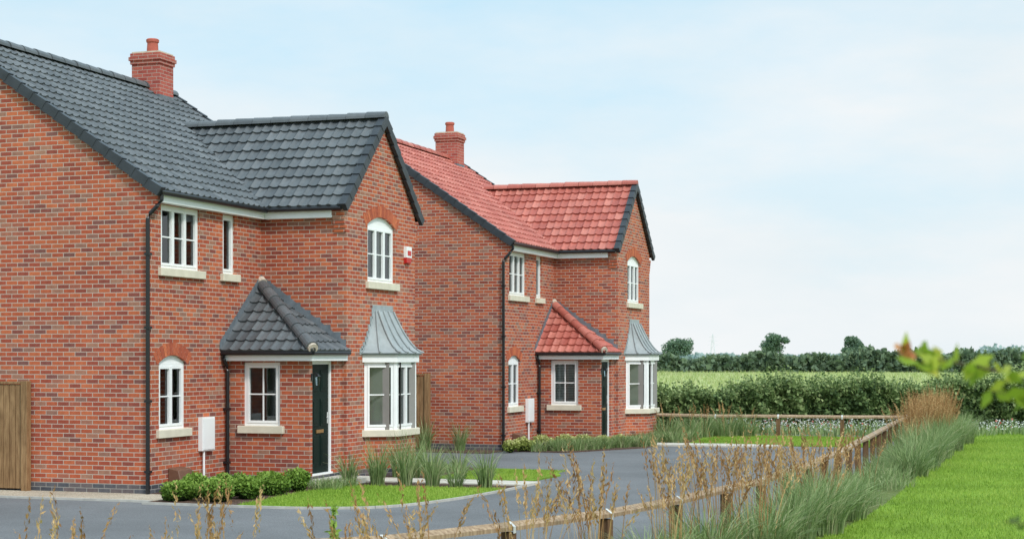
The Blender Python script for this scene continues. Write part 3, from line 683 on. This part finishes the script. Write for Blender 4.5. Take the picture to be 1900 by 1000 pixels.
for (x,y,h,n) in [(2.3,2.75,.66,130),(2.75,2.95,.88,150),(3.25,3.0,.8,130),(3.75,3.05,.78,130),(4.2,3.0,.5,90),(4.75,2.95,.75,150),
                  (2.5,4.5,.9,110),(2.75,4.6,.95,110),(3.1,4.5,.8,90),(3.7,4.48,.55,80),(2.9,6.6,.6,60),(2.5,5.2,.6,70),(-.4,13.1,.85,110),(.45,13.1,.8,110),(4.3,18.4,.3,60)]:
    nb=NB(); grass_clump(nb,x,y,n,h,.38,.12,.014); nb.obj('ornamental_grass_plant',[M['grassplant']])
nb=NB()
for (x,y) in [(4.0,19.2),(4.3,20.3),(4.5,21.4),(5.1,21.8),(5.6,22.1),(4.9,22.3)]: grass_clump(nb,x,y,220,.75,.5,.3,.014); reeds(nb,x,y,5,.9,.2)
nb.obj('ornamental_grass_border',[M['grassplant'],M['reed']])
def lawn_blades(name,fn,n,h=.045,z=0,w=.012):
    nb=NB(); P=fn(n); N=len(P); B=np.concatenate([P,np.full((N,1),z)],1)
    pat=.5+.25*np.sin(P[:,0]*1.3+np.sin(P[:,1]*.7)*2)*np.sin(P[:,1]*.9)
    blades(nb,B,h*rng.uniform(.5,1.3,N),rng.uniform(0,6.3,N),rng.uniform(0,.03,N),np.full(N,w),1,0,np.clip(pat+rng.normal(0,.25,N),0,1))
    nb.obj(name,[M['lawnblade']])
def inpoly(P,poly):
    x,y=P[:,0],P[:,1]; c=np.zeros(len(P),bool); n=len(poly)
    for i in range(n):
        x1,y1=poly[i]; x2,y2=poly[(i+1)%n]
        if y1==y2: continue
        k=((y1>y)!=(y2>y))&(x<(x2-x1)*(y-y1)/(y2-y1)+x1); c^=k
    return c
def rightlawn(n):
    P=np.stack([rng.uniform(9.5,19,n),rng.uniform(-9,30,n)],1)
    poly=lawn_edge+[(11.45,26.5),(20,33),(40,40),(40,-30),(6,-30)]
    return P[inpoly(P,poly)]
lawn_blades('lawn_blades',rightlawn,180000,.05)
def gl(n):
    P=np.stack([rng.uniform(2,5.3,n),rng.uniform(-1.5,2.8,n)],1); return P[inpoly(P,lawnA)]
lawn_blades('lawn_blades',gl,16000,.04,.018)
lawn_blades('lawn_blades',lambda n:np.stack([rng.uniform(4.9,9.6,n),rng.uniform(17.95,22.6,n)],1),20000,.04,.018)
lawn_blades('lawn_blades',lambda n:np.stack([rng.uniform(3.15,4.95,n),rng.uniform(4.65,7.2,n)],1),6000,.04,.018)

def blob(mb,c,r,m,seed=0):
    bm=bmesh.new(); bmesh.ops.create_icosphere(bm,subdivisions=2,radius=1)
    i=len(mb.v); rr=random.Random(seed)
    vs=[v.co.copy() for v in bm.verts]
    mb.v+=[tuple(Vector((v.x*r[0],v.y*r[1],v.z*r[2]))*(1+rr.uniform(-.1,.1))+Vector(c)) for v in vs]
    for f in bm.faces: mb.f.append([i+v.index for v in f.verts]); mb.m.append(mb.mi(m))
    bm.free()
def bush(name,x,y,r,h,n,mat,leaf=.03):
    E=bpy.data.objects.new(name,None); COL.objects.link(E)
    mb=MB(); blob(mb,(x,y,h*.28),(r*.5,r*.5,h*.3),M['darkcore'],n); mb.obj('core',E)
    nb=NB()
    for q in range(9):
        a=q*2.4+random.uniform(-.3,.3); rr=r*random.uniform(.3,.55) if q else 0; cx,cy=x+math.cos(a)*rr,y+math.sin(a)*rr; cz=h*(random.uniform(.3,.6) if q else .6); sr=r*random.uniform(.42,.58); m=n//9
        d=rng.normal(size=(m,3)); d/=np.linalg.norm(d,axis=1)[:,None]; rad=rng.uniform(.65,1.15,m)
        C=np.stack([cx+d[:,0]*sr*rad,cy+d[:,1]*sr*rad,cz+d[:,2]*sr*.85*rad],1); C[:,2]=np.maximum(C[:,2],.03)
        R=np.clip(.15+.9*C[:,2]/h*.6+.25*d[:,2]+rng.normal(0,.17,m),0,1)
        leaves(nb,C,leaf*rng.uniform(.7,1.3,m),0,R,1.5)
    nb.obj('leaves',[mat],E)
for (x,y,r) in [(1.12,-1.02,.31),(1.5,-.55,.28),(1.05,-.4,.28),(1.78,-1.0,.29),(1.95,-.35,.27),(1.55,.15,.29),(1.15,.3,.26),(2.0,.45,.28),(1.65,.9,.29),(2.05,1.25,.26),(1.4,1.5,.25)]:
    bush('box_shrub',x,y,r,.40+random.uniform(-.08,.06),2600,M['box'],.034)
for (x,y,r,h) in [(1.9,13.55,.28,.38),(2.15,14.3,.3,.42),(2.5,14.9,.28,.38),(2.9,15.3,.3,.34),(1.75,13.0,.22,.34),(3.2,15.9,.25,.3),(3.5,16.4,.24,.3)]:
    bush('golden_shrub',x,y,r,h,1200,M['yellowshrub'],.045)
nb=NB()
for k in range(70):
    t=k/69; x=2.6+t*1.6+rng.normal(0,.1); y=13.7+t*3.0+rng.normal(0,.15); grass_clump(nb,x+rng.uniform(-.5,.2),y,60,.34,.25,.2,.016)
for k in range(50):
    grass_clump(nb,rng.uniform(3.3,4.6),rng.uniform(18,20.5),60,.36,.25,.2,.016)
for k in range(18): grass_clump(nb,rng.uniform(1.9,2.5),rng.uniform(1.6,2.5),40,.22,.15,.15,.012)
for k in range(14): grass_clump(nb,rng.uniform(2.3,2.9),rng.uniform(4.6,7.2),40,.24,.18,.15,.012)
nb.obj('ground_cover_plants',[M['grassplant']])

def hedge(name,p0,p1,width,hfun,n,leaf,mat,core=True,wild=1.0):
    E=bpy.data.objects.new(name,None); COL.objects.link(E)
    p0=np.array(p0,float);p1=np.array(p1,float); L=np.linalg.norm(p1-p0); d=(p1-p0)/L; nrm=np.array([d[1],-d[0]])
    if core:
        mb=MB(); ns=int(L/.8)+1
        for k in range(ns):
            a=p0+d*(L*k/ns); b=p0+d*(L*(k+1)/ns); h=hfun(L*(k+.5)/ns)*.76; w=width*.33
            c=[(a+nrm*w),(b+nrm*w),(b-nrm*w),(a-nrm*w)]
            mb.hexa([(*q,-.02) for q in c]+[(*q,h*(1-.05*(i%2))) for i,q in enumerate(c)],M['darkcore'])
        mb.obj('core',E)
    nb=NB(); t=rng.uniform(0,L,n); H=np.array([hfun(v) for v in t]); 
    rad=rng.uniform(.8,1.08,n); s=np.where(rng.random(n)<.7,1,-1)
    lump=1+.16*np.sin(t*2.1)+.12*np.sin(t*5.3+1)
    top=rng.random(n)<.35
    zf=rng.random(n)**.85
    lump2=lump+.14*np.sin(t*9+zf*7)
    off=np.where(top,rng.uniform(-1,1,n)*width*.45,s*width*.5*rad*lump2*(1-.25*zf**3)); zz=np.where(top,H*rng.uniform(.8,1.03,n),H*zf*rad)
    P=p0+d*t[:,None]+nrm*off[:,None]
    C=np.stack([P[:,0],P[:,1],zz],1)+rng.normal(0,.03*width,(n,3))
    clump=np.sin(t*3.1+zz*4)*np.sin(zz*6.5+t*1.7)
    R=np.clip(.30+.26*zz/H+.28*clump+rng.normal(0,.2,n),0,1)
    leaves(nb,C,leaf*rng.uniform(.6,1.4,n),0,R,1.5)
    m=int(n//40*wild); t=rng.uniform(0,L,m); P=p0+d*t[:,None]+nrm*rng.uniform(-.4,.55,m)[:,None]*width; Hh=np.array([hfun(v) for v in t]); sc=rng.uniform(.3,1.9,m)
    for j in range(7):
        leaves(nb,np.stack([P[:,0],P[:,1],Hh*(.94+.035*j*sc)],1)+rng.normal(0,.02,(m,3)),leaf*.8,0,np.clip(rng.normal(.72,.2,m),0,1),1.5)
    nb.obj('leaves',[mat],E)
hh=lambda t: .98+.021*t+.11*math.sin(t*.7)+.09*math.sin(t*1.9+1)+.08*math.sin(t*4.3)
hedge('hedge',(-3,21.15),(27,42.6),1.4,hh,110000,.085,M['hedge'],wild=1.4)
hf=lambda t: 2.1+.3*math.sin(t*.11)+.3*math.sin(t*.37+2)+.28*math.sin(t*.9)
hedge('hedgerow',(-75,190),(120,258),4,hf,60000,.6,M['farleaf'])
nb=NB(); n=60000
P=np.stack([rng.uniform(-60,110,n),rng.uniform(38,200,n)],1)
k=P[:,1]>(36+ .65*P[:,0]); P=P[k]; n=len(P)
B=np.concatenate([P,np.full((n,1),-.03)],1)
blades(nb,B,rng.uniform(.2,.45,n),rng.uniform(0,6.3,n),rng.uniform(.05,.2,n),rng.uniform(.05,.12,n),1)
M['crop']=foliage('crop_blade',[(0,(.28,.36,.10)),(.5,(.40,.46,.18)),(1,(.56,.55,.30))]); nb.obj('field_crop',[M['crop']])

nb=NB(); n=5600
u=rng.random(n); v=rng.random(n)
x0=4.5+u*22; base=np.where(x0<9.9,23.0+ (x0-9.9)*.1,23.2+(x0-9.9)*.72); dep=np.where(x0<9.9,(x0+3)*.722+21.2-.9-base,3.2)
P=np.stack([x0,base+v*np.maximum(dep,.8)],1)
hz=rng.uniform(.14,.38,n)
cl_=np.sin(P[:,0]*2.1)*np.sin(P[:,1]*1.7+P[:,0])>-.35; P=P[cl_];hz=hz[cl_];n=len(P)
leaves(nb,np.stack([P[:,0],P[:,1],hz],1),.04,1,None,1.2)
B=np.concatenate([P,np.zeros((n,1))],1); blades(nb,B,hz*1.05,rng.uniform(0,6.3,n),rng.uniform(.02,.15,n),np.full(n,.03),2,0)
sel=rng.random(n)<.05; leaves(nb,np.stack([P[sel,0],P[sel,1],hz[sel]+.05],1),.07,2,None,1.2)
nb.obj('daisy_border',[M['grassplant'],M['daisy'],M['pinkfl']])

def tree(name,x,y,h,w,n=3500,leaf=.55,seed=1):
    r=np.random.default_rng(seed); E=bpy.data.objects.new(name,None); COL.objects.link(E)
    mb=MB(); th=h*.35
    mb.tube([(x,y,-.1),(x+.1,y,th*.6),(x,y+.1,h*.55),(x+.1,y,h*.8)],[h*.035,h*.028,h*.018,h*.006],M['bark'],8)
    nb=NB()
    for k in range(15):
        a=r.uniform(0,6.28); rr=w*.5*r.uniform(.15,.78); zc=h*r.uniform(.40,.86); 
        if k==0: rr=0; zc=h*.85
        cx,cy=x+math.cos(a)*rr,y+math.sin(a)*rr; cr=w*r.uniform(.13,.24)*(1.2-.5*abs(zc/h-.6))
        mb.tube([(x,y,h*.3),((x+cx)/2,(y+cy)/2,(h*.3+zc)/2+.2),(cx,cy,zc)],[h*.014,h*.009,h*.004],M['bark'],6)
        m=n//15; d=r.normal(size=(m,3)); d/=np.linalg.norm(d,axis=1)[:,None]; q=r.random(m)**.4
        C=np.array([cx,cy,zc])+d*(cr*q)[:,None]*np.array([1.2,1.2,.8])
        R=np.clip(.45+.35*d[:,2]+r.normal(0,.15,m),0,1); leaves(nb,C,leaf*r.uniform(.6,1.3,m),0,R,1.3)
    mb.obj('trunk',E,True); nb.obj('crown',[M['hazedtree']],E)
cam=(14.34,-23.63)
def at(bear,dist):
    a=math.radians(bear); return cam[0]+math.sin(a)*dist, cam[1]+math.cos(a)*dist
for s,(bear,dist,h,w) in enumerate([(-13.2,620,8.4,12.0),(-9.85,580,9.9,9.6),(-7.25,560,9.2,7.0)]):
    x,y=at(bear,dist); tree('tree',x,y,h,w,3600,.58,s+3)
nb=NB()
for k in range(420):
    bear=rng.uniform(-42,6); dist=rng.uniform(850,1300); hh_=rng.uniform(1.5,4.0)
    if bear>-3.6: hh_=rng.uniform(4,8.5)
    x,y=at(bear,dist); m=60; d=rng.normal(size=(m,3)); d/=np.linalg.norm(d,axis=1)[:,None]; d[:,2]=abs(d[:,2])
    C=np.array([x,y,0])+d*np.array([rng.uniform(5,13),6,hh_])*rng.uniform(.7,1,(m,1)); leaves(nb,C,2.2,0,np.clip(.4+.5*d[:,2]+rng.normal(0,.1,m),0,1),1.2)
nb.obj('distant_trees',[M['farhaze']])
x,y=at(-11.97,900); mb=MB(); st=simple('pylon_steel',(.6,.65,.67),.6,.3,.05)
lv=[(0,1.6),(4,1.1),(8,.7),(11,.45),(14,.1)]
for (z0,w0),(z1,w1) in zip(lv,lv[1:]):
    c0=[(x+a*w0,y+b*w0,z0) for a,b in ((-1,-1),(1,-1),(1,1),(-1,1))]; c1=[(x+a*w1,y+b*w1,z1) for a,b in ((-1,-1),(1,-1),(1,1),(-1,1))]
    for k in range(4): mb.tube([c0[k],c1[k]],.06,st,4); mb.tube([c0[k],c1[(k+1)%4]],.04,st,4)
for z,w in ((8,3),(10.2,2.6),(12.2,2.1)): mb.tube([(x-w,y,z),(x,y,z+.5),(x+w,y,z)],.07,st,4)
mb.obj('electricity_pylon')

# ------------------------------------------------------------------ shrub near the viewpoint
E=bpy.data.objects.new('garden_shrub',None); COL.objects.link(E)
stem=Vector((14.75,-19.95,0)); S_=lambda a,b,c: stem+Vector((a,b,c))
mb=MB()
m1=[stem,S_(-.02,.02,1.2),S_(-.12,-.03,1.95),S_(-.33,-.12,2.17),S_(-.52,-.19,2.22),S_(-.66,-.24,2.25),S_(-.74,-.27,2.265)]
mb.tube(m1,[.02,.015,.009,.005,.003,.002,.001],M['bark'],6)
m2=[m1[2],S_(-.25,-.1,2.08),S_(-.42,-.16,2.16),S_(-.58,-.2,2.19)]; mb.tube(m2,[.006,.004,.002,.001],M['bark'],5)
m3=[m1[2],S_(-.25,-.08,2.14),S_(-.40,-.14,2.26),S_(-.47,-.17,2.29)]; mb.tube(m3,[.006,.004,.002,.001],M['bark'],5)
m4=[m1[1],S_(-.2,-.06,1.75),S_(-.42,-.15,1.91),S_(-.55,-.2,1.925)]; mb.tube(m4,[.007,.004,.002,.001],M['bark'],5)
mb.obj('stems',E)
nb=NB(); pts=[]
for path,m,lo in ((m1,52,2.3),(m2,46,.6),(m3,14,.8)):
    for k in range(m):
        t=lo+random.random()*(len(path)-1-lo); i=min(int(t),len(path)-2); p=path[i].lerp(path[i+1],t-i); pts.append(np.array(p)+rng.normal(0,.014,3))
pts=np.array(pts); leaves(nb,pts,.026,0,None,1.9)
for p in (m1[-1],m3[-1]): leaves(nb,np.array(p)+rng.normal(0,.009,(9,3)),.018,1,None,1.6)
p4=np.array([np.array(m4[2].lerp(m4[3],random.random()))+rng.normal(0,.008,3) for _ in range(14)]); leaves(nb,p4,.012,2,None,1.7)
nb.obj('leaves',[M['youngleaf'],M['redleaf'],M['hedge']],E)

# ------------------------------------------------------------------ light, sky
el=math.radians(44); az=math.radians(128)
to=Vector((math.sin(az)*math.cos(el),math.cos(az)*math.cos(el),math.sin(el)))
sl=bpy.data.lights.new('sun','SUN'); sl.energy=2.5; sl.angle=math.radians(8); sl.color=(1,.96,.9)
so=bpy.data.objects.new('sun',sl); COL.objects.link(so); so.rotation_euler=to.to_track_quat('Z','Y').to_euler(); so.location=(20,-20,40)
w=bpy.data.worlds.new('World'); SC.world=w; w.use_nodes=True; nt=w.node_tree; bg=nt.nodes['Background']
sk=node(nt,'ShaderNodeTexSky'); sk.sky_type='NISHITA'; sk.sun_disc=False; sk.sun_elevation=el; sk.sun_rotation=az; sk.dust_density=1.0; sk.air_density=1.0
tc=node(nt,'ShaderNodeTexCoord'); sp=node(nt,'ShaderNodeSeparateXYZ'); nt.links.new(tc.outputs['Generated'],sp.inputs[0])
mp=node(nt,'ShaderNodeMapping'); mp.inputs['Scale'].default_value=(2.2,2.2,6.5); nt.links.new(tc.outputs['Generated'],mp.inputs[0])
n1=noise(nt,1.4,7,mp.outputs[0],.55)
cl=ramp(nt,n1,[(.36,(.12,.12,.12)),(.64,(.9,.9,.9))])
hz=nt.nodes.new('ShaderNodeMapRange'); nt.links.new(sp.outputs[2],hz.inputs[0]); hz.inputs[1].default_value=.02; hz.inputs[2].default_value=.24; hz.inputs[3].default_value=1; hz.inputs[4].default_value=.0
f=math_(nt,'ADD',math_(nt,'MULTIPLY',cl,.75),math_(nt,'MULTIPLY',hz.outputs[0],.8))
f=math_(nt,'MINIMUM',f,.98)
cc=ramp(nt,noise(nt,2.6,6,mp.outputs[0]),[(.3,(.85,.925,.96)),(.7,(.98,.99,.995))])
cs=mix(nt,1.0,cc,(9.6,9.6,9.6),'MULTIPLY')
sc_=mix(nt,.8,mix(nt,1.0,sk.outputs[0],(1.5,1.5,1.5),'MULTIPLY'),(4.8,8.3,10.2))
sky_boost=nt.nodes.new('ShaderNodeMapRange'); nt.links.new(sp.outputs[2],sky_boost.inputs[0]); sky_boost.inputs[1].default_value=.24; sky_boost.inputs[2].default_value=.6; sky_boost.inputs[3].default_value=1; sky_boost.inputs[4].default_value=1.55  # higher sky, out of frame, brightened to add ambient light
fin=nt.nodes.new('ShaderNodeVectorMath'); fin.operation='SCALE'; nt.links.new(mix(nt,f,sc_,cs),fin.inputs[0]); nt.links.new(sky_boost.outputs[0],fin.inputs['Scale'])
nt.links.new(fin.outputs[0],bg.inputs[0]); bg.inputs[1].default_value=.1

# ------------------------------------------------------------------ camera
cd=bpy.data.cameras.new('camera'); cd.lens=58.07; cd.sensor_width=36; cd.shift_y=160/1900; cd.clip_end=8000; cd.clip_start=.05
cd.dof.use_dof=True; cd.dof.focus_distance=27; cd.dof.aperture_fstop=4.5
co=bpy.data.objects.new('camera',cd); COL.objects.link(co); co.location=(14.34,-23.63,2.26); co.rotation_euler=(math.pi/2,0,math.radians(18.9))
SC.camera=co
SC.view_settings.view_transform='Standard'; SC.view_settings.look='None'; SC.view_settings.exposure=0
